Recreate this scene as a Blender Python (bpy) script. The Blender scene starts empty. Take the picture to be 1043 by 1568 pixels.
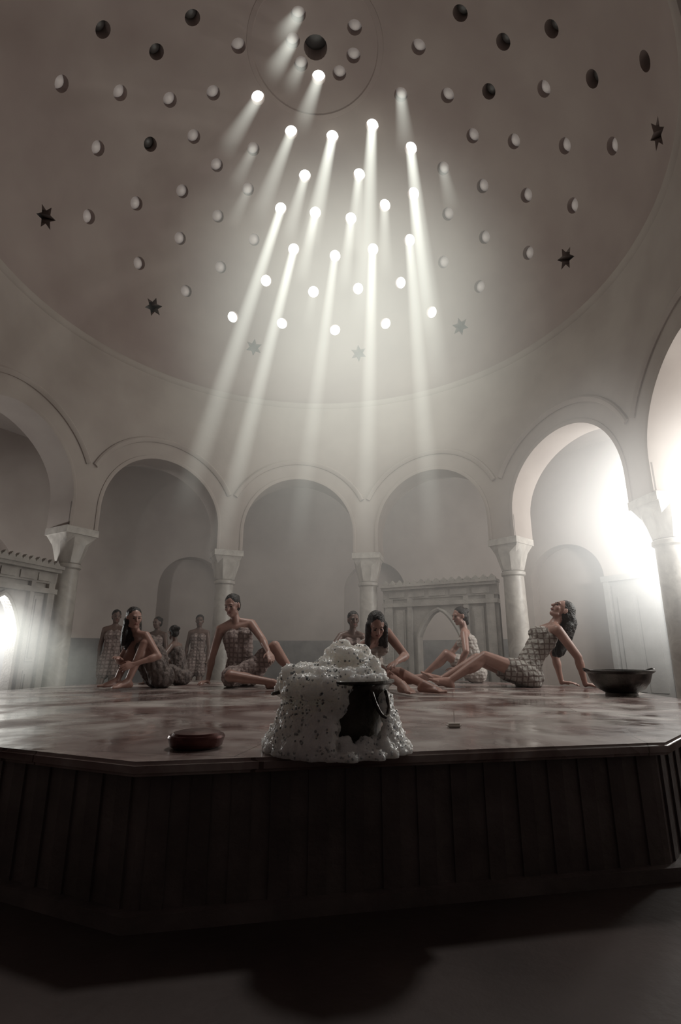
import bpy,bmesh,math,random
from mathutils import Vector,Matrix
random.seed(3)
V=Vector
CX,CY=-0.32,4.85
R=3.71
CAMZ=.71
PZ=.42
sc_=bpy.context.scene
sc_.view_settings.view_transform='Standard'
rad=math.radians

# ------------------------------------------------------------ materials
def mat(name,c1,c2,scale=3,rough=.7,metal=0,bump=.1,bscale=30,detail=6,spec=.5,dist=0):
    m=bpy.data.materials.new(name); m.use_nodes=True
    nt=m.node_tree; N=nt.nodes; L=nt.links
    b=N['Principled BSDF']
    tc=N.new('ShaderNodeTexCoord')
    n=N.new('ShaderNodeTexNoise'); n.inputs['Scale'].default_value=scale; n.inputs['Detail'].default_value=detail
    n.inputs['Distortion'].default_value=dist
    L.new(tc.outputs['Object'],n.inputs['Vector'])
    r=N.new('ShaderNodeValToRGB'); r.color_ramp.elements[0].position=.35; r.color_ramp.elements[1].position=.65
    r.color_ramp.elements[0].color=(*c1,1); r.color_ramp.elements[1].color=(*c2,1)
    L.new(n.outputs['Fac'],r.inputs['Fac']); L.new(r.outputs['Color'],b.inputs['Base Color'])
    b.inputs['Roughness'].default_value=rough; b.inputs['Metallic'].default_value=metal
    b.inputs['Specular IOR Level'].default_value=spec
    if bump:
        n2=N.new('ShaderNodeTexNoise'); n2.inputs['Scale'].default_value=bscale; n2.inputs['Detail'].default_value=4
        L.new(tc.outputs['Object'],n2.inputs['Vector'])
        bp=N.new('ShaderNodeBump'); bp.inputs['Strength'].default_value=bump; bp.inputs['Distance'].default_value=.02
        L.new(n2.outputs['Fac'],bp.inputs['Height']); L.new(bp.outputs['Normal'],b.inputs['Normal'])
    return m
M_plaster=mat('plaster',(.37,.32,.295),(.43,.38,.35),1.3,.85,bump=.2,bscale=5,spec=.2,detail=3)
M_dome=mat('dome_plaster',(.34,.275,.26),(.40,.335,.312),1.0,.85,bump=.2,bscale=4,spec=.2,detail=3)
M_marble=mat('column_marble',(.40,.37,.345),(.54,.51,.47),4,.4,bump=.1,dist=1.5)
M_screen=mat('screen_marble',(.34,.315,.295),(.46,.435,.405),5,.5,bump=.2,bscale=40)
M_dado=mat('dado_stone',(.14,.13,.13),(.22,.21,.20),3,.5)
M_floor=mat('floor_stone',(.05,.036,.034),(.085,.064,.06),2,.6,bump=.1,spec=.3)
M_body=mat('platform_side_stone',(.12,.098,.093),(.19,.16,.153),6,.5,bump=.2)
M_rib=mat('platform_rib_stone',(.10,.08,.078),(.15,.125,.12),6,.5,bump=.2)
M_skin=mat('skin',(.33,.19,.155),(.40,.24,.20),9,.40,bump=.05,bscale=60)
M_skin2=mat('skin_dark',(.14,.09,.075),(.19,.12,.10),9,.42,bump=.05)
M_hair=mat('hair',(.008,.006,.006),(.025,.018,.016),40,.4,bump=.5,bscale=90)
M_eye=mat('eye',(.01,.01,.01),(.03,.02,.02),9,.2,bump=0)
M_lip=mat('lip',(.22,.08,.07),(.27,.1,.09),9,.4,bump=0)
M_copper=mat('red_copper',(.07,.028,.026),(.12,.045,.04),8,.25,metal=.6,bump=.1)
M_metal=mat('dark_metal',(.05,.047,.045),(.12,.11,.10),10,.35,metal=.9,bump=.2,bscale=60)
M_soap=mat('soap',(.5,.45,.42),(.6,.55,.5),10,.4)
M_wood=mat('door_stone',(.22,.21,.20),(.28,.27,.26),3,.6)

def plat_mat():
    m=bpy.data.materials.new('platform_marble'); m.use_nodes=True
    nt=m.node_tree; N=nt.nodes; L=nt.links; b=N['Principled BSDF']
    tc=N.new('ShaderNodeTexCoord')
    n=N.new('ShaderNodeTexNoise'); n.inputs['Scale'].default_value=1.7; n.inputs['Detail'].default_value=8; n.inputs['Distortion'].default_value=1.4
    L.new(tc.outputs['Object'],n.inputs['Vector'])
    r=N.new('ShaderNodeValToRGB'); e=r.color_ramp.elements
    e[0].position=.36; e[0].color=(.15,.09,.082,1); e[1].position=.62; e[1].color=(.56,.51,.48,1)
    x=e.new(.48); x.color=(.32,.25,.235,1)
    L.new(n.outputs['Fac'],r.inputs['Fac'])
    br=N.new('ShaderNodeTexBrick'); br.inputs['Scale'].default_value=1.0
    br.inputs['Color1'].default_value=(1,1,1,1); br.inputs['Color2'].default_value=(.78,.78,.78,1); br.inputs['Mortar'].default_value=(.35,.32,.3,1)
    br.inputs['Mortar Size'].default_value=.003; br.inputs['Brick Width'].default_value=1.3; br.inputs['Row Height'].default_value=.8
    mp=N.new('ShaderNodeMapping'); mp.inputs['Rotation'].default_value=(0,0,rad(11.5))
    L.new(tc.outputs['Object'],mp.inputs['Vector']); L.new(mp.outputs['Vector'],br.inputs['Vector'])
    mx=N.new('ShaderNodeMix'); mx.data_type='RGBA'; mx.blend_type='MULTIPLY'; mx.inputs['Factor'].default_value=1
    L.new(r.outputs['Color'],mx.inputs['A']); L.new(br.outputs['Color'],mx.inputs['B']); L.new(mx.outputs['Result'],b.inputs['Base Color'])
    n3=N.new('ShaderNodeTexNoise'); n3.inputs['Scale'].default_value=3; L.new(tc.outputs['Object'],n3.inputs['Vector'])
    mr=N.new('ShaderNodeMapRange'); mr.inputs['From Min'].default_value=.38; mr.inputs['From Max'].default_value=.62
    mr.inputs['To Min'].default_value=.08; mr.inputs['To Max'].default_value=.36
    L.new(n3.outputs['Fac'],mr.inputs['Value']); L.new(mr.outputs['Result'],b.inputs['Roughness'])
    n4=N.new('ShaderNodeTexNoise'); n4.inputs['Scale'].default_value=9; L.new(tc.outputs['Object'],n4.inputs['Vector'])
    bp=N.new('ShaderNodeBump'); bp.inputs['Strength'].default_value=.12; bp.inputs['Distance'].default_value=.02
    L.new(n4.outputs['Fac'],bp.inputs['Height']); L.new(bp.outputs['Normal'],b.inputs['Normal'])
    return m
M_plat=plat_mat()
def plaid(name,a,bc,s=14,dirs=('Z','X'),lo=.66,hi=.86):
    m=bpy.data.materials.new(name); m.use_nodes=True
    nt=m.node_tree; N=nt.nodes; L=nt.links; b=N['Principled BSDF']
    tc=N.new('ShaderNodeTexCoord'); outs=[]
    for d in dirs:
        w=N.new('ShaderNodeTexWave'); w.bands_direction=d; w.inputs['Scale'].default_value=s*.35; w.inputs['Distortion'].default_value=1.6; w.inputs['Detail Scale'].default_value=1
        L.new(tc.outputs['Object'],w.inputs['Vector'])
        r=N.new('ShaderNodeValToRGB'); r.color_ramp.elements[0].position=lo; r.color_ramp.elements[1].position=hi
        L.new(w.outputs['Fac'],r.inputs['Fac']); outs.append(r.outputs['Color'])
    ad=N.new('ShaderNodeMix'); ad.data_type='RGBA'; ad.blend_type='LIGHTEN'; ad.inputs['Factor'].default_value=1
    L.new(outs[0],ad.inputs['A']); L.new(outs[-1],ad.inputs['B'])
    mx=N.new('ShaderNodeMix'); mx.data_type='RGBA'
    mx.inputs['A'].default_value=(*a,1); mx.inputs['B'].default_value=(*bc,1)
    sp=N.new('ShaderNodeRGBToBW'); L.new(ad.outputs['Result'],sp.inputs['Color']); L.new(sp.outputs['Val'],mx.inputs['Factor'])
    L.new(mx.outputs['Result'],b.inputs['Base Color']); b.inputs['Roughness'].default_value=.9
    n=N.new('ShaderNodeTexNoise'); n.inputs['Scale'].default_value=22; L.new(tc.outputs['Object'],n.inputs['Vector'])
    bp=N.new('ShaderNodeBump'); bp.inputs['Strength'].default_value=.8; bp.inputs['Distance'].default_value=.03
    L.new(n.outputs['Fac'],bp.inputs['Height']); L.new(bp.outputs['Normal'],b.inputs['Normal'])
    return m
M_tw1=plaid('towel_plaid',(.42,.40,.37),(.20,.165,.15),18,lo=.76,hi=.92)
M_tw2=plaid('towel_rose',(.36,.29,.27),(.22,.165,.155),20,('X','Z'),lo=.6,hi=.85)
M_tw3=plaid('towel_light',(.50,.46,.43),(.38,.34,.315),26,('Z',))
M_tw4=plaid('towel_dark',(.16,.13,.12),(.10,.08,.075),20,('X',))
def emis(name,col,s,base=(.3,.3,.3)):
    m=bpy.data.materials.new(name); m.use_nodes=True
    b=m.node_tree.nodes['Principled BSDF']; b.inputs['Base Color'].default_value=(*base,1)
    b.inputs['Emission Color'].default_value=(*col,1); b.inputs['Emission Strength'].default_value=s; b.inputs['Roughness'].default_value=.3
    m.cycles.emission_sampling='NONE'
    return m
M_gB=emis('skylight_glass_sunlit',(.97,1,.93),1.7)  # one glass, three copies: bright, mid and unlit put into colour and glow
M_gM=emis('skylight_glass_half_lit',(.8,.73,.70),.07,(.62,.55,.53))
M_gD=emis('skylight_glass_unlit',(.5,.5,.5),.0,(.10,.09,.088))

def foam_mat():
    m=bpy.data.materials.new('soap_foam'); m.use_nodes=True
    nt=m.node_tree; N=nt.nodes; L=nt.links; b=N['Principled BSDF']
    b.inputs['Base Color'].default_value=(.94,.91,.87,1); b.inputs['Roughness'].default_value=.25
    b.inputs['Subsurface Weight'].default_value=1; b.inputs['Subsurface Radius'].default_value=(.12,.11,.10); b.inputs['Subsurface Scale'].default_value=.9
    tc=N.new('ShaderNodeTexCoord'); v=N.new('ShaderNodeTexVoronoi'); v.inputs['Scale'].default_value=120
    L.new(tc.outputs['Object'],v.inputs['Vector'])
    bp=N.new('ShaderNodeBump'); bp.inputs['Strength'].default_value=.5; bp.inputs['Distance'].default_value=.004; bp.invert=True
    L.new(v.outputs['Distance'],bp.inputs['Height']); L.new(bp.outputs['Normal'],b.inputs['Normal'])
    return m
M_foam=foam_mat()

# ------------------------------------------------------------ helpers
def mk(name,bm,mats,parent=None,smooth=True,ang=35,me=None):
    if not isinstance(mats,(list,tuple)): mats=[mats]
    if me is None:
        bmesh.ops.remove_doubles(bm,verts=bm.verts,dist=1e-5)
        bmesh.ops.recalc_face_normals(bm,faces=bm.faces)
        me=bpy.data.meshes.new(name); bm.to_mesh(me); bm.free()
    else: me.materials.clear()
    for m in mats: me.materials.append(m)
    if smooth:
        for p in me.polygons: p.use_smooth=True
        me.set_sharp_from_angle(angle=rad(ang))
    o=bpy.data.objects.new(name,me); sc_.collection.objects.link(o)
    if parent: o.parent=parent
    return o
def empty(name):
    o=bpy.data.objects.new(name,None); sc_.collection.objects.link(o); o.empty_display_size=.1; return o
def quad(bm,pts,mi=0):
    f=bm.faces.new([bm.verts.new(p) for p in pts]); f.material_index=mi; return f
def cyl(th0,Rr,s,t,z):
    th=th0+s/Rr; r=Rr+t
    return V((CX+r*math.sin(th),CY+r*math.cos(th),z))
def boxm(bm,M,s0,s1,t0,t1,z0,z1,mi=0):
    c=[M(s,t,z) for z in (z0,z1) for s,t in ((s0,t0),(s1,t0),(s1,t1),(s0,t1))]
    vs=[bm.verts.new(p) for p in c]
    for f in ((0,1,2,3),(4,5,6,7),(0,1,5,4),(1,2,6,5),(2,3,7,6),(3,0,4,7)):
        bm.faces.new([vs[i] for i in f]).material_index=mi
def sweep(bm,M,path,prof,mi=0):
    rows=[[bm.verts.new(M(s+ns*o,t,z+nz*o)) for o,t in prof] for s,z,ns,nz in path]
    n=len(prof)
    for a,b in zip(rows,rows[1:]):
        for i in range(n):
            bm.faces.new((a[i],a[(i+1)%n],b[(i+1)%n],b[i])).material_index=mi
    for e in (rows[0],rows[-1]): bm.faces.new(e).material_index=mi
def revolve(bm,prof,n=32,c=(0,0),mi=0,close=False):
    rows=[]
    for r,z in prof:
        if r<1e-6: rows.append([bm.verts.new((c[0],c[1],z))]*n)
        else: rows.append([bm.verts.new((c[0]+r*math.cos(2*math.pi*i/n),c[1]+r*math.sin(2*math.pi*i/n),z)) for i in range(n)])
    if close: rows.append(rows[0])
    for a,b in zip(rows,rows[1:]):
        for i in range(n):
            j=(i+1)%n; vs=[]
            for v in (a[i],a[j],b[j],b[i]):
                if v not in vs: vs.append(v)
            if len(vs)>2: bm.faces.new(vs).material_index=mi
def rings(bm,rows,n):
    for A,B in zip(rows,rows[1:]):
        for i in range(n):
            j=(i+1)%n
            if A[0] is A[1]: bm.faces.new((A[i],B[j],B[i]))
            elif B[0] is B[1]: bm.faces.new((A[i],A[j],B[i]))
            else: bm.faces.new((A[i],A[j],B[j],B[i]))
def capsule(bm,p0,p1,r0,r1,n=12):
    p0=V(p0);p1=V(p1); d=p1-p0; L=d.length
    if L<1e-5: d=V((0,0,1)); L=1e-5
    d=d.normalized(); a=d.orthogonal().normalized(); b=d.cross(a)
    rows=[]
    for c,r,angs in ((p0,r0,(-90,-60,-30,0)),(p1,r1,(0,30,60,90))):
        for g in angs:
            q=c+d*r*math.sin(rad(g)); rr=r*math.cos(rad(g))
            if abs(g)==90: rows.append([bm.verts.new(q)]*n)
            else: rows.append([bm.verts.new(q+(a*math.cos(2*math.pi*i/n)+b*math.sin(2*math.pi*i/n))*rr) for i in range(n)])
    rings(bm,rows,n)
def ellip(bm,c,ax,rr,u=16,v=10,mi=0):
    c=V(c); A,B,C=[V(ax[i]).normalized()*rr[i] for i in range(3)]
    rows=[]
    for j in range(v+1):
        g=math.pi*(j/v-.5); cz=C*math.sin(g); k=math.cos(g)
        if j in (0,v): rows.append([bm.verts.new(c+cz)]*u)
        else: rows.append([bm.verts.new(c+cz+A*(k*math.cos(2*math.pi*i/u))+B*(k*math.sin(2*math.pi*i/u))) for i in range(u)])
    if mi==0: rings(bm,rows,u); return
    f0=len(bm.faces); rings(bm,rows,u); bm.faces.ensure_lookup_table()
    for f in bm.faces[f0:]: f.material_index=mi
WAX=((1,0,0),(0,1,0),(0,0,1))
def remesh(bm,vox,it=3,disp=None):
    bmesh.ops.recalc_face_normals(bm,faces=bm.faces)
    me=bpy.data.meshes.new('tmp'); bm.to_mesh(me); bm.free()
    o=bpy.data.objects.new('tmp',me); sc_.collection.objects.link(o)
    r=o.modifiers.new('r','REMESH'); r.mode='VOXEL'; r.voxel_size=vox; r.use_smooth_shade=True
    s=o.modifiers.new('s','SMOOTH'); s.factor=.5; s.iterations=it
    if disp:
        t=bpy.data.textures.new('c','CLOUDS'); t.noise_scale=disp[1]
        d=o.modifiers.new('d','DISPLACE'); d.texture=t; d.strength=disp[0]; d.mid_level=.5
    dg=bpy.context.evaluated_depsgraph_get(); dg.update()
    res=bpy.data.meshes.new_from_object(o.evaluated_get(dg))
    bpy.data.objects.remove(o); return res

# ------------------------------------------------------------ arcade
ZS,ZC,RA,TOP=2.31,2.62,.95,4.95
def arch_path(ra,zs,zc,n=36):
    p=[(-ra,zs)]
    p+=[(-ra*math.cos(math.pi*i/n),zc+ra*math.sin(math.pi*i/n)) for i in range(n+1)]
    p+=[(ra,zs)]
    return p
def bay(bm,th0,Rr,half,ra,zs,zc,top,t0,t1):
    M=lambda s,t,z: cyl(th0,Rr,s,t,z)
    side=[(-half+(half-ra)*k/3,zs) for k in range(3)]
    path=side+arch_path(ra,zs,zc)+[(-a,b) for a,b in side[::-1]]
    for (s0,z0),(s1,z1) in zip(path,path[1:]):
        if abs(s1-s0)>1e-6:
            quad(bm,[M(s0,t0,z0),M(s1,t0,z1),M(s1,t0,top),M(s0,t0,top)])
            quad(bm,[M(s0,t1,z0),M(s1,t1,z1),M(s1,t1,top),M(s0,t1,top)])
        if abs(s1-s0)>1e-6 or abs(z1-z0)>1e-6:
            quad(bm,[M(s0,t0,z0),M(s1,t0,z1),M(s1,t1,z1),M(s0,t1,z0)])
HALF=R*rad(18)
colang=[12+36*(k-3) for k in range(7)]
bm=bmesh.new(); bt=bmesh.new()
for a in [-114]+[c+18 for c in colang[:-1]]:
    th=rad(a); bay(bm,th,R,HALF,RA,ZS,ZC,TOP,-.22,.22)
    M=lambda s,t,z,th=th: cyl(th,R,s,t,z)
    pth=[(-1.25*math.cos(g),ZC+1.25*math.sin(g),-math.cos(g),math.sin(g)) for g in [rad(27+126*i/36) for i in range(37)]]
    sweep(bt,M,pth,[(-.04,-.2),(-.04,-.236),(-.015,-.252),(.015,-.256),(.035,-.244),(.05,-.2)])
    pth=[(-RA,ZS,-1,0)]+[(-RA*math.cos(g),ZC+RA*math.sin(g),-math.cos(g),math.sin(g)) for g in [math.pi*i/36 for i in range(37)]]+[(RA,ZS,1,0)]
    sweep(bt,M,pth,[(0,-.2),(0,-.232),(.03,-.238),(.055,-.232),(.06,-.2)])
mk('wall_arcade',bm,M_plaster)
mk('trim_1',bt,M_plaster)
bm=bmesh.new()
revolve(bm,[(R+.25,4.86),(R-.2,4.86),(R-.225,4.88),(R-.245,4.92),(R-.245,4.97),(R-.16,5.0),(R+.25,5.0)],120,(CX,CY),close=True)
mk('trim_2',bm,M_plaster)

# columns
for k,a in enumerate(colang):
    th=rad(a); c=cyl(th,R,0,0,0)
    bm=bmesh.new()
    revolve(bm,[(0,0),(.22,0),(.22,.12),(.19,.15),(.2,.19),(.165,.23),(.155,.27),(.148,1.1),(.14,1.78),(.165,1.80),(.165,1.84),(.14,1.86),(.14,1.9),(0,1.9)],32)
    n=16; rows=[]
    for f,(r0,z) in zip((0,.25,.6,.9,1),((.15,1.86),(.165,1.98),(.19,2.1),(.205,2.19),(.215,2.22))):
        row=[]
        for i in range(n):
            g=2*math.pi*i/n
            cs,sn=math.cos(g),math.sin(g)
            sq=1/max(abs(cs),abs(sn))
            rr=r0*((1-f)+f*sq)
            if z<2.15 and z>1.9: rr*= 1.09 if i%2 else .93
            row.append(bm.verts.new((rr*cs,rr*sn,z)))
        rows.append(row)
    for A,B in zip(rows,rows[1:]):
        for i in range(n): 
            bm.faces.new((A[i],A[(i+1)%n],B[(i+1)%n])); bm.faces.new((A[i],B[(i+1)%n],B[i]))
    bm.faces.new(rows[-1])
    Mx=lambda s,t,z: V((s,t,z))
    boxm(bm,Mx,-.225,.225,-.235,.235,2.22,ZS)
    o=mk('marble_column',bm,M_marble,ang=30); o.location=c; o.rotation_euler=(0,0,-th)

# ------------------------------------------------------------ outer aisle
RO=5.8
bm=bmesh.new()
for k in range(-5,4):
    th=rad(46+36*k)
    if abs(46+36*k)>150: continue
    bay(bm,th,RO,RO*rad(18),.62,0.0,1.95,4.2,0,.32)
n=80
for i in range(n):
    a0,a1=rad(-150+300*i/n),rad(-150+300*(i+1)/n)
    quad(bm,[cyl(a0,RO,0,.32,0),cyl(a1,RO,0,.32,0),cyl(a1,RO,0,.32,4.2),cyl(a0,RO,0,.32,4.2)])
mk('wall_aisle',bm,M_plaster)
bm=bmesh.new()
for i in range(n):
    a0,a1=rad(-150+300*i/n),rad(-150+300*(i+1)/n)
    quad(bm,[cyl(a0,R,0,.2,4.2),cyl(a1,R,0,.2,4.2),cyl(a1,RO,0,.35,4.2),cyl(a0,RO,0,.35,4.2)])
mk('ceiling_aisle',bm,M_plaster,smooth=False)
bm=bmesh.new()
for k in range(-4,4):
    M=lambda s,t,z,th=rad(46+18+36*k): cyl(th,RO,s,t,z)
    h=RO*rad(18)-.62
    for j in range(6): boxm(bm,M,-h+2*h*j/6,-h+2*h*(j+1)/6,-.03,0,0,1.0)
mk('baseboard_aisle',bm,M_dado,smooth=False)
bm=bmesh.new()
M=lambda s,t,z: cyl(rad(57),RO,s,t,z)
boxm(bm,M,-.42,.42,-.06,-.02,0,1.85,0); boxm(bm,M,-.36,.36,-.08,-.05,.06,1.78,0)
boxm(bm,M,-.47,-.40,-.12,0,0,1.9,0); boxm(bm,M,.40,.47,-.12,0,0,1.9,0); boxm(bm,M,-.5,.5,-.13,0,1.84,1.93,0)
boxm(bm,M,-.28,-.03,-.1,-.07,.2,1.6,0); boxm(bm,M,.03,.28,-.1,-.07,.2,1.6,0)
mk('door_1',bm,M_wood,smooth=False)
bm=bmesh.new()
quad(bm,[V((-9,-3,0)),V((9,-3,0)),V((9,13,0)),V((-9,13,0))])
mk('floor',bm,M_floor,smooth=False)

def screen(a,W):
    th=rad(a); d=V((math.sin(th),math.cos(th),0)); tn=V((math.cos(th),-math.sin(th),0))
    o0=V((CX,CY,0))+d*(R-.14)
    k_=W/.98
    M=lambda s,t,z: o0+tn*s*k_+d*t+V((0,0,z))
    W=.98
    bm=bmesh.new()
    w=.33; zs=.98; pk=1.36; top=1.56
    half=[]
    for i in range(13):
        u=i/12; half.append((-w*(1-u)**.62 if u<1 else 0, zs+(pk-zs)*(u**.9)))
    path=[(-W,0),(-w,0),(-w,zs)]+half[1:]
    path=path+[(-s,z) for s,z in path[::-1][1:]]
    for (s0,z0),(s1,z1) in zip(path,path[1:]):
        if abs(s1-s0)>1e-6:
            for t in (0,.10): quad(bm,[M(s0,t,z0),M(s1,t,z1),M(s1,t,top),M(s0,t,top)])
        quad(bm,[M(s0,0,z0),M(s1,0,z1),M(s1,.1,z1),M(s0,.1,z0)])
    pp=[(-w,0,-1,0),(-w,zs,-1,0)]+[(s,z,-.75,.6) for s,z in half[1:-1]]+[(0,pk,0,1)]
    pp+= [(-s,z,-ns,nz) for s,z,ns,nz in pp[::-1][1:]]
    sweep(bm,M,pp,[(0,0),(0,-.03),(.03,-.045),(.06,-.03),(.065,0)])
    for s in (-1,1):
        a0,a1=sorted((s*.93,s*.80)); boxm(bm,M,a0,a1,-.05,.02,0,top)
        a0,a1=sorted((s*.52,s*.44)); boxm(bm,M,a0,a1,-.05,.02,0,top)
        a0,a1=sorted((s*.75,s*.57))
        for z0,z1 in ((.15,.55),(.65,1.4)):
            boxm(bm,M,a0,a1,-.02,.01,z0,z1); boxm(bm,M,a0+.03,a1-.03,-.035,.01,z0+.04,z1-.04)
    boxm(bm,M,-W,W,-.06,.12,1.44,1.50); boxm(bm,M,-W,W,-.02,.10,top,1.70)
    for j in range(5): boxm(bm,M,-.86+j*.36,-.86+j*.36+.28,-.035,.0,1.585,1.675)
    boxm(bm,M,-W,W,-.09,.13,1.70,1.74); boxm(bm,M,-W-.01,W+.01,-.12,.14,1.74,1.78)
    nleaf=15
    for j in range(nleaf):
        s=-W+.065+j*(2*W-.13)/(nleaf-1)
        pts=[(-.05,0),(-.062,.025),(-.045,.045),(-.028,.047),(-.018,.065),(0,.08),(.018,.065),(.028,.047),(.045,.045),(.062,.025),(.05,0)]
        f=[M(s+x,-.05,1.775+z) for x,z in pts]; b=[M(s+x,0,1.775+z) for x,z in pts]
        vf=[bm.verts.new(p) for p in f]; vb=[bm.verts.new(p) for p in b]
        bm.faces.new(vf); bm.faces.new(vb)
        for i in range(len(pts)): j2=(i+1)%len(pts); bm.faces.new((vf[i],vf[j2],vb[j2],vb[i]))
    return mk('marble_screen',bm,M_screen,smooth=False)
screen(30,.90); screen(-74,.70)

# ------------------------------------------------------------ dome
RD,HD,Z0=3.58,3.25,4.95
def dome_pt(az,el,off=0):
    a,e=rad(az),rad(el)
    q=V((RD*math.cos(e)*math.sin(a),RD*math.cos(e)*math.cos(a),HD*math.sin(e)))
    n=V((q.x/RD**2,q.y/RD**2,q.z/HD**2)).normalized()
    return q+V((CX,CY,Z0))+n*off,n
# skylight positions on the dome: azimuth, elevation in tenths of a degree
def T10(s): return [tuple(int(x)/10 for x in p.split(',')) for p in s.split(';')]
Ba=T10('-562,742;43,843;-215,724;105,722;410,708;516,615;-84,638;217,628;-182,553;-25,555;132,535;290,541;421,532;-108,461;51,448;198,449;338,439;-193,367;-30,354;123,356;268,345;-278,246;-127,258;39,246;198,246;343,239')
Ma=T10('-994,371;-908,482;-815,575;-749,666;-954,744;1158,812;808,821;963,688;461,832;-457,856;-1055,853;-1526,834;802,608;962,409;685,701;-827,384;-654,579;-510,573;-401,653;735,520;806,431;886,319;964,212;-740,268;-658,375;-564,473;-415,476;-345,568;576,531;647,434;732,337;813,228;-499,378;-263,461;501,444;569,341;658,235;-575,264;-349,363;-428,265;422,349;499,243')
Da=T10('-1073,478;-1094,653;-982,578;1093,411;1033,512;1104,599;1037,307;1128,187;884,525;-738,489')
Sa=T10('-822,187;-501,184;-205,173;108,170;416,168;740,153;1058,110')
bm=bmesh.new()
prof=[(RD*math.cos(rad(e)),Z0+HD*math.sin(rad(e))) for e in [90*i/30 for i in range(31)]]
prof[-1]=(0,Z0+HD)
T=.3
prof2=[((RD+T)*math.cos(rad(e)),Z0+(HD+T)*math.sin(rad(e))) for e in [90*i/30 for i in range(31)]]; prof2[-1]=(0,Z0+HD+T)
revolve(bm,prof+prof2[::-1],112,(CX,CY),close=True)
dome=mk('ceiling',bm,M_dome,smooth=False)
cb=bmesh.new()
def prism(bm,az,el,shape,d0,d1):
    c,n=dome_pt(az,el); a=n.cross(V((0,0,1)))
    if a.length<1e-3: a=V((1,0,0))
    a.normalize(); b=n.cross(a)
    lo=[bm.verts.new(c+a*x+b*y+n*d0) for x,y in shape]; hi=[bm.verts.new(c+a*x+b*y+n*d1) for x,y in shape]
    bm.faces.new(lo); bm.faces.new(hi)
    for i in range(len(shape)): j=(i+1)%len(shape); bm.faces.new((lo[i],lo[j],hi[j],hi[i]))
circ=lambda r,n=20:[(r*math.cos(2*math.pi*i/n),r*math.sin(2*math.pi*i/n)) for i in range(n)]
star=lambda r:[((r if i%2==0 else r*.5)*math.cos(math.pi*i/6+math.pi/2),(r if i%2==0 else r*.5)*math.sin(math.pi*i/6+math.pi/2)) for i in range(12)]
HR=.092
for az,el in Ba+Ma+Da: prism(cb,az,el,circ(HR),-.2,.6)
for az,el in Sa: prism(cb,az,el,star(.15),-.2,.6)
prism(cb,10,89.9,circ(.15),-.2,.6)
bmesh.ops.recalc_face_normals(cb,faces=cb.faces)
cm=bpy.data.meshes.new('cut'); cb.to_mesh(cm); cb.free(); co=bpy.data.objects.new('cut',cm); sc_.collection.objects.link(co)
md=dome.modifiers.new('b','BOOLEAN'); md.object=co; md.operation='DIFFERENCE'; md.solver='EXACT'
dg=bpy.context.evaluated_depsgraph_get(); dg.update()
nm=bpy.data.meshes.new_from_object(dome.evaluated_get(dg))
dome.modifiers.clear(); dome.data=nm; bpy.data.objects.remove(co)
for p in nm.polygons: p.use_smooth=True
nm.set_sharp_from_angle(angle=rad(30))
gb=bmesh.new()
def glass(az,el,mi,r,dep,bulge):
    c,n=dome_pt(az,el,dep); a=n.orthogonal().normalized(); b=n.cross(a)
    ellip(gb,c,(a,b,n),(r,r,bulge),16,8,mi)
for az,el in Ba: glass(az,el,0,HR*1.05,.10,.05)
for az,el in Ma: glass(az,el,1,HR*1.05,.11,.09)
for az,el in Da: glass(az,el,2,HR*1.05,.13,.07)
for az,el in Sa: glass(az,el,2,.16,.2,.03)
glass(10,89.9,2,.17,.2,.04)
mk('skylight_glass',gb,[M_gB,M_gM,M_gD])
bm=bmesh.new()
rr=.83; zz=Z0+HD*math.sqrt(1-(rr/RD)**2)
revolve(bm,[(rr-.05,zz+.02),(rr-.03,zz-.008),(rr+.03,zz-.012),(rr+.06,zz+.01)],64,(CX,CY),close=True)
mk('trim_3',bm,M_dome)

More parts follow.
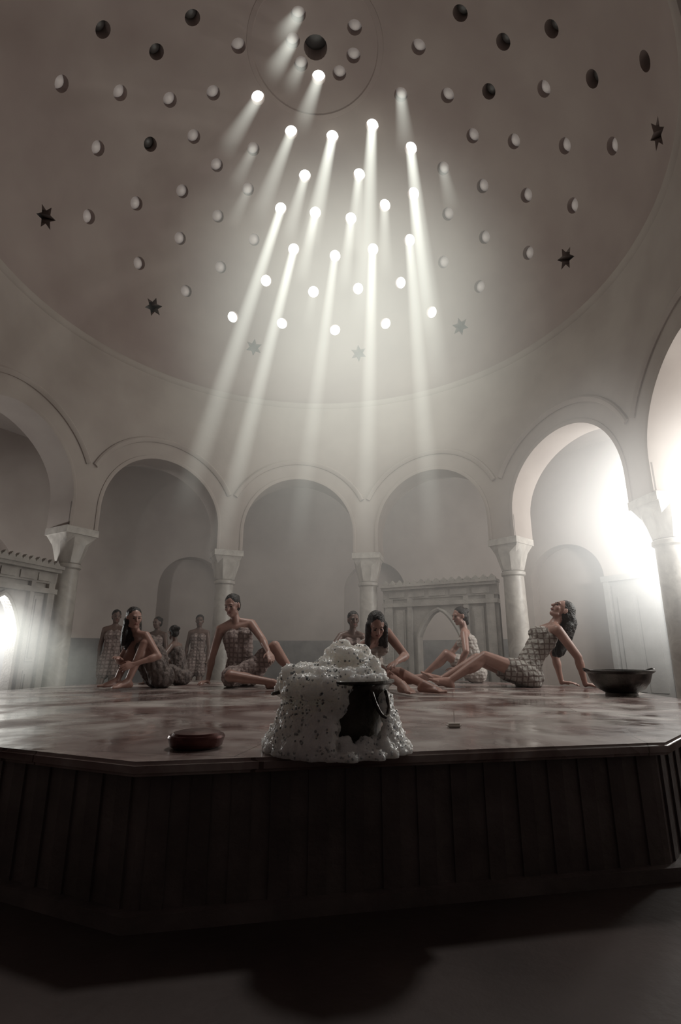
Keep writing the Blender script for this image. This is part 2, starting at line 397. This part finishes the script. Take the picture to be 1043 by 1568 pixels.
# ------------------------------------------------------------ emissive volumes painted as light shafts / haze
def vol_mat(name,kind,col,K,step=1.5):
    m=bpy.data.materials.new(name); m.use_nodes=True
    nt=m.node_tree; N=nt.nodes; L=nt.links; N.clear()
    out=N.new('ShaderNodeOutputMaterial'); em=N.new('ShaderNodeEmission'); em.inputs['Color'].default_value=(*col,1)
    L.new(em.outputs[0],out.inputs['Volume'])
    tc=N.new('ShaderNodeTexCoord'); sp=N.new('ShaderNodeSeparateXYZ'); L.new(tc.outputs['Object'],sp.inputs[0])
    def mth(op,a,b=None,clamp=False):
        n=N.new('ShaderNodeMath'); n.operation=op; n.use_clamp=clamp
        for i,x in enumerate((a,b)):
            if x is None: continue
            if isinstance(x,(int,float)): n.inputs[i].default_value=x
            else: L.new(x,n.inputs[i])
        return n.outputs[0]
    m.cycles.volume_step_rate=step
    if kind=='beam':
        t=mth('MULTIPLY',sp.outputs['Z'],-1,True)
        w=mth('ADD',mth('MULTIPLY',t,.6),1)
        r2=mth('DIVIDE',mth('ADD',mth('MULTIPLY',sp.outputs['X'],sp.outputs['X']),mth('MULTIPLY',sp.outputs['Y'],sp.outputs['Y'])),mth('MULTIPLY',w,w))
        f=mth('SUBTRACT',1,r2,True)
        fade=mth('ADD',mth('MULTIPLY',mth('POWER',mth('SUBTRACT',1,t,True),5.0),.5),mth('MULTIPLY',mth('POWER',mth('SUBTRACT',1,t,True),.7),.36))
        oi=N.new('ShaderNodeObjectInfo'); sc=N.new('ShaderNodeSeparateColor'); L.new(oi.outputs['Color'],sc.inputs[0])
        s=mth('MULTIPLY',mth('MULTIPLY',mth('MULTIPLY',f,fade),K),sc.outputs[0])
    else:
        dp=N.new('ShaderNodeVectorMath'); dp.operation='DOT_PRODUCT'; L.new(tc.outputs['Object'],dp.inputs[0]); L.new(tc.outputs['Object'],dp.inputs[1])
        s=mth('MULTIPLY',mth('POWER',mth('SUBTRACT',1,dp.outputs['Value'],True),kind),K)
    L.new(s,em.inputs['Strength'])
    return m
M_beam=vol_mat('glow_beam','beam',(.96,1,.90),4.1,1.2)  # self-lit volume paints the light shaft; no lamp lights it
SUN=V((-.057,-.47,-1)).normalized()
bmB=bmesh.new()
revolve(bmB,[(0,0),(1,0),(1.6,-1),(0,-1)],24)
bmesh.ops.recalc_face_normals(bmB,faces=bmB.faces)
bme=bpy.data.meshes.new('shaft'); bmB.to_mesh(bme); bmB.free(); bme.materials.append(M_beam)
shafts=empty('glow_shafts')
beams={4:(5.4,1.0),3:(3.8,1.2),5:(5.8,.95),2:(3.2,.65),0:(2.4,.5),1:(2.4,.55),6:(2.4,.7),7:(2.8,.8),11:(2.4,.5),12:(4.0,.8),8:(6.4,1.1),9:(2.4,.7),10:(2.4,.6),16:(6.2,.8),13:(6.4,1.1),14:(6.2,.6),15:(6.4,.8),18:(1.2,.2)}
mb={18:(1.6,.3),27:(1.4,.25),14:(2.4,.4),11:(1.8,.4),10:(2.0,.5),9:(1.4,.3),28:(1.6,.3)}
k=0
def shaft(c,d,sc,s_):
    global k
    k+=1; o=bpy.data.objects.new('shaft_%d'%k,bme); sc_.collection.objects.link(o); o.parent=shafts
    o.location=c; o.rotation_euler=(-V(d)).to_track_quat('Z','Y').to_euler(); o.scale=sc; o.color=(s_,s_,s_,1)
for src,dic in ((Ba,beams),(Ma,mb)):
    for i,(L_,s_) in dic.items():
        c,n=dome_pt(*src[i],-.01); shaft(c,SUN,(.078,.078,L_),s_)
shaft((-3.8,5.9,1.1),(1.3,-.75,-.62),(.26,.26,1.9),.30)  # doorway beam painted with the same glowing cone
hz=empty('painted_glow')
def glow_haze(name,c,s,K,col,rot=(0,0,0),kind=2.0,step=2.):  # self-lit ellipsoid; the glow of lit steam is put in as emission
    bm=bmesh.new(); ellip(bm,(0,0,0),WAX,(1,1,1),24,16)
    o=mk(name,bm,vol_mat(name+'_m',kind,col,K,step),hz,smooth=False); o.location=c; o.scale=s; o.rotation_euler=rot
glow_haze('glow_dome',(.15,6.2,5.3),(2.9,2.2,4.4),.185,(.97,1,.90),(rad(-18),0,0),2.3)
glow_haze('glow_hall',(.8,7.2,2.4),(5.0,4.5,3.0),.026,(1,.95,.88))
glow_haze('glow_by_lamp',(4.2,5.9,2.3),(2.8,2.4,2.5),.58,(1,1,.96),kind=3.)
glow_haze('glow_arch',(3.7,5.0,2.1),(1.3,1.25,1.7),1.25,(1,1,.96),kind=3.)
glow_haze('glow_doorway',(-3.9,5.95,.9),(.8,.8,.8),1.1,(1,1,.97))

# ------------------------------------------------------------ platform
pc=V((-.26,4.43,0)); AP=2.70; ph=math.atan2(-.98,.199)
def deca(ap,z):
    return [V((pc.x+ap/math.cos(rad(18))*math.cos(ph+rad(18+36*i)),pc.y+ap/math.cos(rad(18))*math.sin(ph+rad(18+36*i)),z)) for i in range(10)]
def prism10(bm,ap,z0,z1):
    a=[bm.verts.new(p) for p in deca(ap,z0)]; b=[bm.verts.new(p) for p in deca(ap,z1)]
    bm.faces.new(a); bm.faces.new(b)
    for i in range(10): j=(i+1)%10; bm.faces.new((a[i],a[j],b[j],b[i]))
plat=empty('marble_platform')
bm=bmesh.new(); prism10(bm,AP,PZ-.04,PZ)
bmesh.ops.bevel(bm,geom=[e for e in bm.edges if abs((e.verts[0].co.z-e.verts[1].co.z))<1e-4],offset=.010,segments=3,affect='EDGES')
mk('top_slab',bm,M_plat,plat,ang=50)
bm=bmesh.new(); prism10(bm,AP-.05,0,PZ-.035); prism10(bm,AP-.01,0,.04)
mk('base',bm,M_body,plat,smooth=False)
bm=bmesh.new()
for i in range(10):
    g=ph+rad(36*i); n=V((math.cos(g),math.sin(g),0)); t=V((-n.y,n.x,0)); hw=(AP-.05)*math.tan(rad(18))
    M=lambda s,tt,z: pc+n*(AP-.05+tt)+t*s+V((0,0,z))
    m_=15
    for j in range(m_):
        s=-hw+(j+.5)*2*hw/m_; boxm(bm,M,s-.028,s+.028,-.01,.008,.04,PZ-.035)
mk('ribs',bm,M_rib,plat,smooth=False)

# ------------------------------------------------------------ figures
def ik(a,b,l1,l2,pole):
    d=b-a; L=d.length; mx=(l1+l2)*.995
    if L>mx: b=a+d.normalized()*mx; L=mx
    d=(b-a).normalized(); x=(l1*l1-l2*l2+L*L)/(2*L); h=math.sqrt(max(0,l1*l1-x*x))
    p=V(pole); p=p-d*p.dot(d)
    if p.length<1e-4: p=d.orthogonal()
    return a+d*x+p.normalized()*h,b
def hand(bm,w,d,n,thumb,s,curl=.35):
    d=d.normalized(); n=(n-d*n.dot(d)).normalized(); sd=d.cross(n)*thumb
    for i,(o,l) in enumerate(((.03,.070),(.011,.080),(-.009,.074),(-.028,.058))):
        kn=w+d*.085*s*(1-.08*abs(i-1))+sd*o*s
        capsule(bm,w+sd*o*.5*s+d*.01*s,kn,.0155*s,.0115*s,8)
        p=kn; dd=d+sd*(o*2.2); 
        for j,fr in enumerate((.45,.32,.23)):
            dd=(dd.normalized()+n*curl*(.5+.5*j)).normalized(); q=p+dd*l*fr*s
            capsule(bm,p,q,(.0088-.001*j)*s,(.008-.001*j)*s,8); p=q
    a=w+d*.022*s+sd*.02*s; b=a+(d*.55+sd*.8+n*.25).normalized()*.038*s; c=b+(d*.85+sd*.4+n*.3).normalized()*.03*s
    capsule(bm,a,b,.014*s,.011*s,8); capsule(bm,b,c,.0105*s,.0085*s,8)
def foot(bm,a,toe,upv,s,sgn):
    toe=toe.normalized(); upv=(upv-toe*upv.dot(toe)).normalized(); sd=toe.cross(upv)*sgn
    h=a-toe*.035*s-upv*.035*s
    ball=a+toe*.13*s-upv*.045*s
    capsule(bm,a,h,.034*s,.030*s); 
    capsule(bm,a-upv*.01*s,ball-sd*.018*s,.034*s,.02*s); capsule(bm,h,ball+sd*.022*s,.028*s,.018*s); capsule(bm,a,ball,.033*s,.022*s)
    for i in range(5):
        o=-.030+.0155*i; r=.013 if i==0 else .0085
        p=ball+sd*o*s; q=p+toe*(.048-.006*i)*s-upv*.006*s
        capsule(bm,p-toe*.02*s,q,r*1.15*s,r*s,8)
def figure(name,pel,F,up1,up2,hF,hU,hands,feet,hairx,s=1.,skin=None,tw=None,Fc=None,thigh=.6,vox=.0065):
    skin=skin or M_skin; tw=tw or M_tw1
    pel=V(pel); F=V(F).normalized(); up1=V(up1).normalized(); up2=V(up2).normalized(); Fc=V(Fc or F).normalized()
    hF=V(hF).normalized(); hU=V(hU); hU=(hU-hF*hU.dot(hF)).normalized(); hR=hF.cross(hU)
    Rh=F.cross(up1).normalized(); Fh=up1.cross(Rh).normalized(); Rs=Fc.cross(up2).normalized(); Fs=up2.cross(Rs).normalized()
    root=empty(name); bm=bmesh.new(); tb=bmesh.new()
    waist=pel+up1*.19*s; chest=waist+up2*.19*s; neck=waist+up2*.33*s
    hips=[pel+Rh*.085*s,pel-Rh*.085*s]; sh=[neck-up2*.035*s+Rs*.155*s,neck-up2*.035*s-Rs*.155*s]
    def torso(b,e,low):
        for g in (1,-1):
            ellip(b,pel+Rh*g*.075*s-Fh*.035*s-up1*.005,(Rh,Fh,up1),((.085*s+e),(.095*s+e),(.10*s+e)))
            capsule(b,pel+Rh*.06*g*s,waist+Rh*.035*g*s,.095*s+e,.072*s+e); capsule(b,waist+Rs*.035*g*s,chest+Rs*.05*g*s,.072*s+e,.082*s+e)
            ellip(b,chest+Rs*g*.062*s+Fs*.062*s+up2*.01*s,(Rs,Fs,up2),(.05*s+e,.052*s+e,.052*s+e))
            if low: 
                capsule(b,chest+Rs*.05*g*s,neck-up2*.08*s+Rs*.075*g*s,.08*s,.055*s)
                capsule(b,neck+up2*.03*s,sh[0 if g>0 else 1],.033*s,.045*s)
                capsule(b,neck-up2*.05*s,sh[0 if g>0 else 1],.055*s,.048*s)
    torso(bm,0,True); torso(tb,.018,False)
    hc=neck+(up2*.45+hU*.55).normalized()*.185*s+hF*.02*s
    capsule(bm,neck-up2*.02*s,hc-hU*.05*s-hF*.02*s,.047*s,.043*s)
    H=lambda f,u,r: hc+hF*f*s+hU*u*s+hR*r*s
    ax=(hR,hF,hU)
    ellip(bm,H(-.012,.02,0),ax,(.070*s,.088*s,.082*s)); ellip(bm,H(.022,-.035,0),ax,(.054*s,.058*s,.066*s))
    ellip(bm,H(.052,-.088,0),ax,(.024*s,.022*s,.02*s)); capsule(bm,H(.078,.01,0),H(.098,-.028,0),.009*s,.0125*s,8)
    capsule(bm,H(.07,.022,.03),H(.07,.022,-.03),.013*s,.013*s,8); 
    for g in (1,-1):
        ellip(bm,H(.052,-.025,g*.032),ax,(.024*s,.024*s,.024*s)); ellip(bm,H(-.008,-.008,g*.072),ax,(.010*s,.018*s,.03*s))
        capsule(bm,H(.02,-.075,g*.04),H(.045,-.09,g*.012),.02*s,.018*s,8)
        hi=0 if g>0 else 1
        tgt,pole,hn=hands[hi]; el,wr=ik(sh[hi],V(tgt),.275*s,.235*s,pole)
        capsule(bm,sh[hi],el,.047*s,.036*s); capsule(bm,el,wr,.037*s,.022*s)
        ellip(bm,el+(wr-el)*.25,((wr-el),(wr-el).orthogonal(),(wr-el).cross((wr-el).orthogonal())),(.08*s,.038*s,.038*s))
        hn=V(hn); fd=(wr-el).normalized()
        if abs(fd.dot(hn.normalized()))>.6:
            fd=(fd-hn.normalized()*fd.dot(hn.normalized())); fd=(fd.normalized()*1 + V(F)*.6) if fd.length>1e-3 else V(F)
        hand(bm,wr,fd,hn,1 if g>0 else -1,s)
        tgt,pole,toe,fu=feet[hi]; kn,an=ik(hips[hi],V(tgt),.41*s,.39*s,pole)
        capsule(bm,hips[hi],kn,.088*s,.054*s); capsule(bm,kn,an,.052*s,.031*s)
        sd=(an-kn).normalized(); th=(hips[hi]-kn).normalized(); bk=(th-sd*th.dot(sd)); bk=bk.normalized() if bk.length>.05 else V((0,0,-1))
        ellip(bm,kn+(an-kn)*.3+bk*.014*s,(sd,bk,sd.cross(bk)),(.12*s,.050*s,.052*s))
        foot(bm,an,V(toe),V(fu),s,-1 if g>0 else 1)
        if thigh>0: 
            m_=hips[hi].lerp(kn,thigh); capsule(tb,hips[hi],m_,.088*s+.022,(.088+(.052-.088)*thigh)*s+.028)
    if thigh>0:
        m0=hips[0].lerp(ik(hips[0],V(feet[0][0]),.41*s,.39*s,feet[0][1])[0],thigh*.8); m1=hips[1].lerp(ik(hips[1],V(feet[1][0]),.41*s,.39*s,feet[1][1])[0],thigh*.8)
        if (m0-m1).length<.4: capsule(tb,m0,m1,.07*s,.07*s)
    me=remesh(bm,vox,3); mk('body',None,skin,root,me=me,ang=180)
    me=remesh(tb,.008,2,(.026,.045)); mk('towel',None,tw,root,me=me,ang=180)
    hb=bmesh.new()
    ellip(hb,H(-.026,.034,0),ax,(.078*s,.088*s,.084*s)); ellip(hb,H(-.045,-.01,0),ax,(.072*s,.062*s,.075*s))
    for q0,q1,r0,r1 in hairx: capsule(hb,H(*q0),H(*q1),r0*s,r1*s)
    me=remesh(hb,.008,3,(.012,.03)); mk('hair',None,M_hair,root,me=me,ang=180)
    eb=bmesh.new()
    for g in (1,-1):
        ellip(eb,H(.077,.001,g*.028),ax,(.012*s,.007*s,.006*s),10,6); capsule(eb,H(.084,.021,g*.014),H(.074,.024,g*.044),.003*s,.0025*s,6)
    mk('eyes_and_brows',eb,M_eye,root)
    lb=bmesh.new(); capsule(lb,H(.077,-.058,.016),H(.077,-.058,-.016),.006*s,.006*s,8); ellip(lb,H(.081,-.058,0),ax,(.012*s,.007*s,.009*s),10,6)
    mk('lips',lb,M_lip,root)
    return root
Zp=lambda x,y,z: V((x,y,PZ+z))
UP=(0,0,1)
longhair=[((-.06,0,0),(-.085,-.22,0),.065,.05),((-.05,-.02,.05),(-.06,-.24,.06),.035,.03),((-.05,-.02,-.05),(-.06,-.24,-.06),.035,.03),((-.085,-.22,0),(-.09,-.32,0),.05,.03)]
bun=[((-.10,.05,0),(-.115,.05,0),.04,.038)]
figure('seated_woman',Zp(-1.74,5.2,.10),(-.75,-.66,0),(-.05,-.05,1),(-.6,-.45,.75),(.65,-.75,-.12),(0,0,1),
  [(Zp(-2.00,4.86,.27),(-.3,.3,-.5),(0,-.3,-1)),(Zp(-1.82,4.80,.22),(.6,-.1,-.5),(-.5,.3,-.4))],
  [(Zp(-2.04,5.00,.075),(-.2,-.1,1),(-.6,-.8,0),UP),(Zp(-1.87,4.82,.075),(-.1,-.2,1),(-.5,-.85,0),UP)],
  longhair+[((-.02,-.03,-.06),(.02,-.2,-.075),.03,.025),((-.02,-.03,.06),(.0,-.26,.075),.035,.028)],.90,M_skin,M_tw4,thigh=.5)
figure('seated_child',Zp(-1.68,5.72,.08),(-.8,.1,0),(-.1,0,1),(-.3,0,.95),(-.8,.5,-.1),UP,
  [(Zp(-1.93,5.9,.16),(-.2,.6,-.5),(0,0,-1)),(Zp(-1.9,5.5,.16),(0,-.8,-.4),(0,0,-1))],
  [(Zp(-1.95,5.78,.05),(0,.7,.6),(-1,0,0),UP),(Zp(-1.92,5.56,.05),(-.2,-.9,.4),(-1,0,0),UP)],bun,.66,M_skin2,M_tw4)
figure('seated_woman',Zp(-.98,5.42,.10),(.25,-.95,0),(-.12,0,1),(-.2,0,1),(-.25,-.9,-.3),(-.12,-.2,1),
  [(Zp(-1.30,5.36,.03),(-.5,.4,0),(0,0,-1)),(Zp(-.66,5.08,.30),(.6,.3,-.3),(0,0,-1))],
  [(Zp(-.62,4.98,.06),(-.6,-.8,.15),(1,-.1,0),(0,-.3,1)),(Zp(-.42,5.2,.07),(.1,-.2,1),(.8,-.6,0),UP)],
  bun,1.0,M_skin,M_tw2,thigh=.7)
figure('seated_woman',Zp(.26,5.0,.10),(.4,-.92,0),(0,0,1),(.12,-.95,.50),(.12,-.80,-.6),(0,-.5,.85),
  [(Zp(.12,4.52,.2),(-.8,.1,-.2),(0,-.2,-1)),(Zp(.46,4.5,.24),(.5,.2,-.3),(0,-.2,-1))],
  [(Zp(.48,4.26,.075),(0,-.1,1),(.35,-.93,0),UP),(Zp(.66,4.33,.075),(.1,-.1,1),(.75,-.65,0),UP)],
  longhair+[((0,.0,.07),(.03,-.2,.08),.03,.025),((0,0,-.07),(.03,-.2,-.08),.03,.025)],.98,M_skin,M_tw3,thigh=.4)
figure('seated_woman',Zp(.12,5.9,.10),(.1,-1,0),(0,0,1),(.05,-.05,1),(.2,-.9,-.1),UP,
  [(Zp(-.05,5.6,.25),(-.8,.2,-.2),(0,0,-1)),(Zp(.3,5.55,.25),(.8,.2,0),(0,0,-1))],
  [(Zp(.25,5.5,.07),(-.8,-.4,.2),(1,-.2,0),UP),(Zp(.02,5.45,.07),(.8,-.4,.2),(-1,-.2,0),UP)],bun,.82,M_skin2,M_tw2)
figure('seated_woman',Zp(1.52,6.2,.10),(-.9,.3,0),(-.02,0,1),(-.28,-.02,1),(-.9,-.35,-.15),UP,
  [(Zp(1.22,6.45,.22),(0,.7,-.3),(0,0,-1)),(Zp(1.28,5.98,.16),(.1,-.7,-.2),(0,0,-1))],
  [(Zp(.98,6.35,.07),(-.1,.2,1),(-1,.1,0),UP),(Zp(.92,6.12,.07),(0,-.3,.8),(-1,0,.3),UP)],
  bun+[((-.08,-.02,0),(-.09,-.1,0),.05,.03)],.93,M_skin,M_tw3,thigh=.6)
figure('reclining_woman',Zp(1.80,5.35,.11),(-1,-.06,0),(.46,0,.88),(.64,.0,.80),(-.68,-.1,.66),(.66,.0,.72),
  [(Zp(2.24,5.56,.03),(.3,.2,.2),(0,0,-1)),(Zp(2.30,5.16,.03),(.6,-.2,.2),(0,0,-1))],
  [(Zp(1.01,5.50,.06),(0,.1,1),(-.8,0,.6),(.5,0,.8)),(Zp(1.04,5.24,.06),(-.1,0,1),(-.9,-.1,.35),(.3,0,.9))],
  [((-.05,.0,0),(-.12,-.04,0),.08,.075),((-.12,-.04,0),(-.17,-.16,0),.075,.07),((-.17,-.16,0),(-.22,-.30,0),.07,.05),((-.12,-.08,.04),(-.22,-.34,.04),.05,.03),((-.12,-.08,-.04),(-.22,-.34,-.04),.05,.03)],1.08,M_skin,M_tw1,thigh=.35)
for x,y,s,fx in ((-3.0,7.1,.78,.3),(-2.55,7.45,.74,-.2),(-2.05,7.75,.77,.1)):
    hp=.86*s
    figure('standing_child',V((x,y,hp)),(fx,-1,0),UP,(0,.03,1),(fx*2,-1,-.1),UP,
     [(V((x-.2*s,y-.03,hp-.02)),(-.6,.3,0),(1,0,0)),(V((x+.2*s,y-.03,hp-.02)),(.6,.3,0),(-1,0,0))],
     [(V((x-.09*s,y,.08)),(0,-1,0),(-.1,-1,0),UP),(V((x+.09*s,y,.08)),(0,-1,0),(.1,-1,0),UP)],bun,s,M_skin2,M_tw2,vox=.01)

# ------------------------------------------------------------ props
fb=empty('foam_basin'); fx,fy=-.01,1.84
bm=bmesh.new()
revolve(bm,[(0,.0),(.12,.0),(.135,.02),(.145,.08),(.158,.15),(.175,.2),(.19,.207),(.19,.214),(.17,.212),(.155,.16),(.135,.06),(.11,.02),(0,.02)],48)
for ga,drop in ((rad(185),.0),(rad(318),.05)):
    for i in range(8):
        a0,a1=math.pi*i/8,math.pi*(i+1)/8
        def P(a):
            q=.175+.040*math.sin(a)*(1-drop*8); tt=.035*math.cos(a)
            return (q*math.cos(ga)-tt*math.sin(ga),q*math.sin(ga)+tt*math.cos(ga),.18-(.01+drop*1.2)*math.sin(a))
        capsule(bm,P(a0),P(a1),.006,.006,8)
o=mk('basin',bm,M_metal,fb); o.location=(fx,fy,PZ)
bm=bmesh.new(); rnd=random.Random(5); U=rnd.uniform
def blob(x,y,z,r): ellip(bm,(x,y,z),WAX,(r,r,r*.9),12,8)
ellip(bm,(0,0,.205),WAX,(.172,.172,.05),24,12)
ellip(bm,(.03,0,.25),WAX,(.11,.09,.055),24,12)
for i in range(14):
    for j in range(4):
        a=2*math.pi*i/14+j*.3; q=.038*j+.025; blob(q*math.cos(a)+U(-.01,.01),q*math.sin(a)+U(-.01,.01),.215+U(0,.018),U(.028,.036))
for _ in range(40): blob(-.10+U(-.06,.05),U(-.08,.06),.225+U(0,.018),U(.028,.036))
for _ in range(110):
    t=rnd.random(); blob(.035+U(-.10,.12)*(1-.6*t),U(-.08,.08)*(1-.4*t),.228+.078*t,U(.022,.032))
for x,z in ((.0,.312),(.04,.302),(.02,.322),(-.02,.297)): blob(x,0,z,.028)
for a in range(150,268,7):
    for zi in range(9):
        z=.008+zi*.025; w_=min(1,z/.2); q=.134+.085*(1-w_)**1.3+(.036 if zi>=7 else 0)+U(-.006,.008)
        aa=rad(a+U(-3,3)); blob(q*math.cos(aa),q*math.sin(aa),max(.015,z),U(.026,.034))
        blob((q-.025)*math.cos(aa),(q-.025)*math.sin(aa),max(.015,z),.032)
for a in range(140,400,7):
    aa=rad(a)
    for q in (.175,.20,.22): blob((q+U(-.01,.015))*math.cos(aa),(q+U(-.01,.015))*math.sin(aa),.006,U(.016,.026))
for _ in range(120):
    z=U(0,.17); a=rad(U(325,352)+(1-z/.19)*U(-18,14)); q=.162+.055*(1-z/.18)
    blob(q*math.cos(a),q*math.sin(a),max(.012,z),U(.012,.019))
for _ in range(40):
    z=U(.0,.05); a=rad(U(268,322)); q=.158+.04*(1-z/.1); blob(q*math.cos(a),q*math.sin(a),z,U(.012,.02))
for _ in range(50):
    z=U(.11,.2); a=rad(U(260,280)); blob(.172*math.cos(a),.172*math.sin(a),z,U(.013,.02))
for _ in range(30):
    a=rad(U(280,330)); blob(.17*math.cos(a),.17*math.sin(a),.214+U(0,.01),U(.012,.018))
me=remesh(bm,.0045,4,(.009,.02))
bb=bmesh.new(); vs=[v.co.copy() for v in me.vertices]; ns=[v.normal.copy() for v in me.vertices]
for _ in range(1500):
    i=rnd.randrange(len(vs)); r=U(.0015,.0045)
    if vs[i].z>.004: ellip(bb,vs[i]+ns[i]*r*.3,WAX,(r,r,r),7,5)
for v in me.vertices:
    if v.co.z<0.001: v.co.z=.001
o=mk('foam',None,M_foam,fb,me=me,ang=180); o.location=(fx,fy,PZ)
o=mk('bubbles',bb,M_foam,fb,ang=180); o.location=(fx,fy,PZ)

bm=bmesh.new()
revolve(bm,[(0,.0),(.07,0),(.084,.008),(.09,.028),(.092,.034),(.088,.041),(.08,.041),(.075,.048),(.05,.054),(.02,.056),(0,.056)],48)
o=mk('copper_soap_dish',bm,M_copper); o.location=(-.475,1.86,PZ)
bm=bmesh.new()
revolve(bm,[(0,.012),(.09,.012),(.095,0),(.115,0),(.112,.02),(.165,.05),(.205,.10),(.225,.16),(.248,.175),(.248,.185),(.215,.185),(.19,.11),(.14,.055),(.07,.03),(0,.027)],48)
for g in (0,math.pi):
    for i in range(8):
        a0,a1=math.pi*i/8,math.pi*(i+1)/8
        P=lambda a:((.225+.04*math.sin(a))*math.cos(g),(.05*math.cos(a)),.17+.025*math.sin(a))
        capsule(bm,P(a0),P(a1),.007,.007,8)
o=mk('metal_basin',bm,M_metal); o.location=(2.15,4.22,PZ)
bm=bmesh.new(); bmesh.ops.create_cube(bm,size=1,matrix=Matrix.Diagonal((.06,.04,.018,1)))
bmesh.ops.bevel(bm,geom=bm.edges[:],offset=.007,segments=3,affect='EDGES')
o=mk('soap_bar',bm,M_soap); o.location=(.475,2.35,PZ+.009)

# ------------------------------------------------------------ lights
def light(name,typ,loc,P,col,size=.3,tgt=None,angle=None,blend=.5):
    l=bpy.data.lights.new(name,typ); l.energy=P; l.color=col
    if typ=='AREA': l.size=size
    else: l.shadow_soft_size=size
    if angle: l.spot_size=rad(angle); l.spot_blend=blend
    o=bpy.data.objects.new(name,l); sc_.collection.objects.link(o); o.location=loc
    if tgt: o.rotation_euler=(V(tgt)-V(loc)).to_track_quat('-Z','Y').to_euler()
    return o
light('fill_dome','SPOT',(.3,5.8,4.6),46,(1,1,.90),.5,(.4,8.5,4.2),130,1.0)  # added spot without a fixture, brightens the far dome and wall
light('fill_crown','SPOT',(0,5.4,7.2),380,(1,.97,.92),.3,(0,4.1,.4),52,.35)  # added spot for the light pool on the platform; no such fixture
light('lamp_aisle','POINT',(4.35,5.75,2.0),60,(1,1,.95),.15)
light('lamp_arch','POINT',(4.0,4.55,2.1),58,(1,1,.95),.15)
light('lamp_doorway','POINT',(-4.3,6.2,1.0),50,(1,1,.97),.1)
w=bpy.data.worlds.new('w'); sc_.world=w; w.use_nodes=True
w.node_tree.nodes['Background'].inputs[0].default_value=(.88,.66,.63,1); w.node_tree.nodes['Background'].inputs[1].default_value=.035

cam=bpy.data.cameras.new('camera'); co=bpy.data.objects.new('camera',cam); sc_.collection.objects.link(co)
cam.sensor_fit='VERTICAL'; cam.sensor_height=24; cam.lens=800/1568*24; cam.clip_start=.05
co.location=(0,0,CAMZ); co.rotation_euler=(rad(90+15.4),0,0); sc_.camera=co
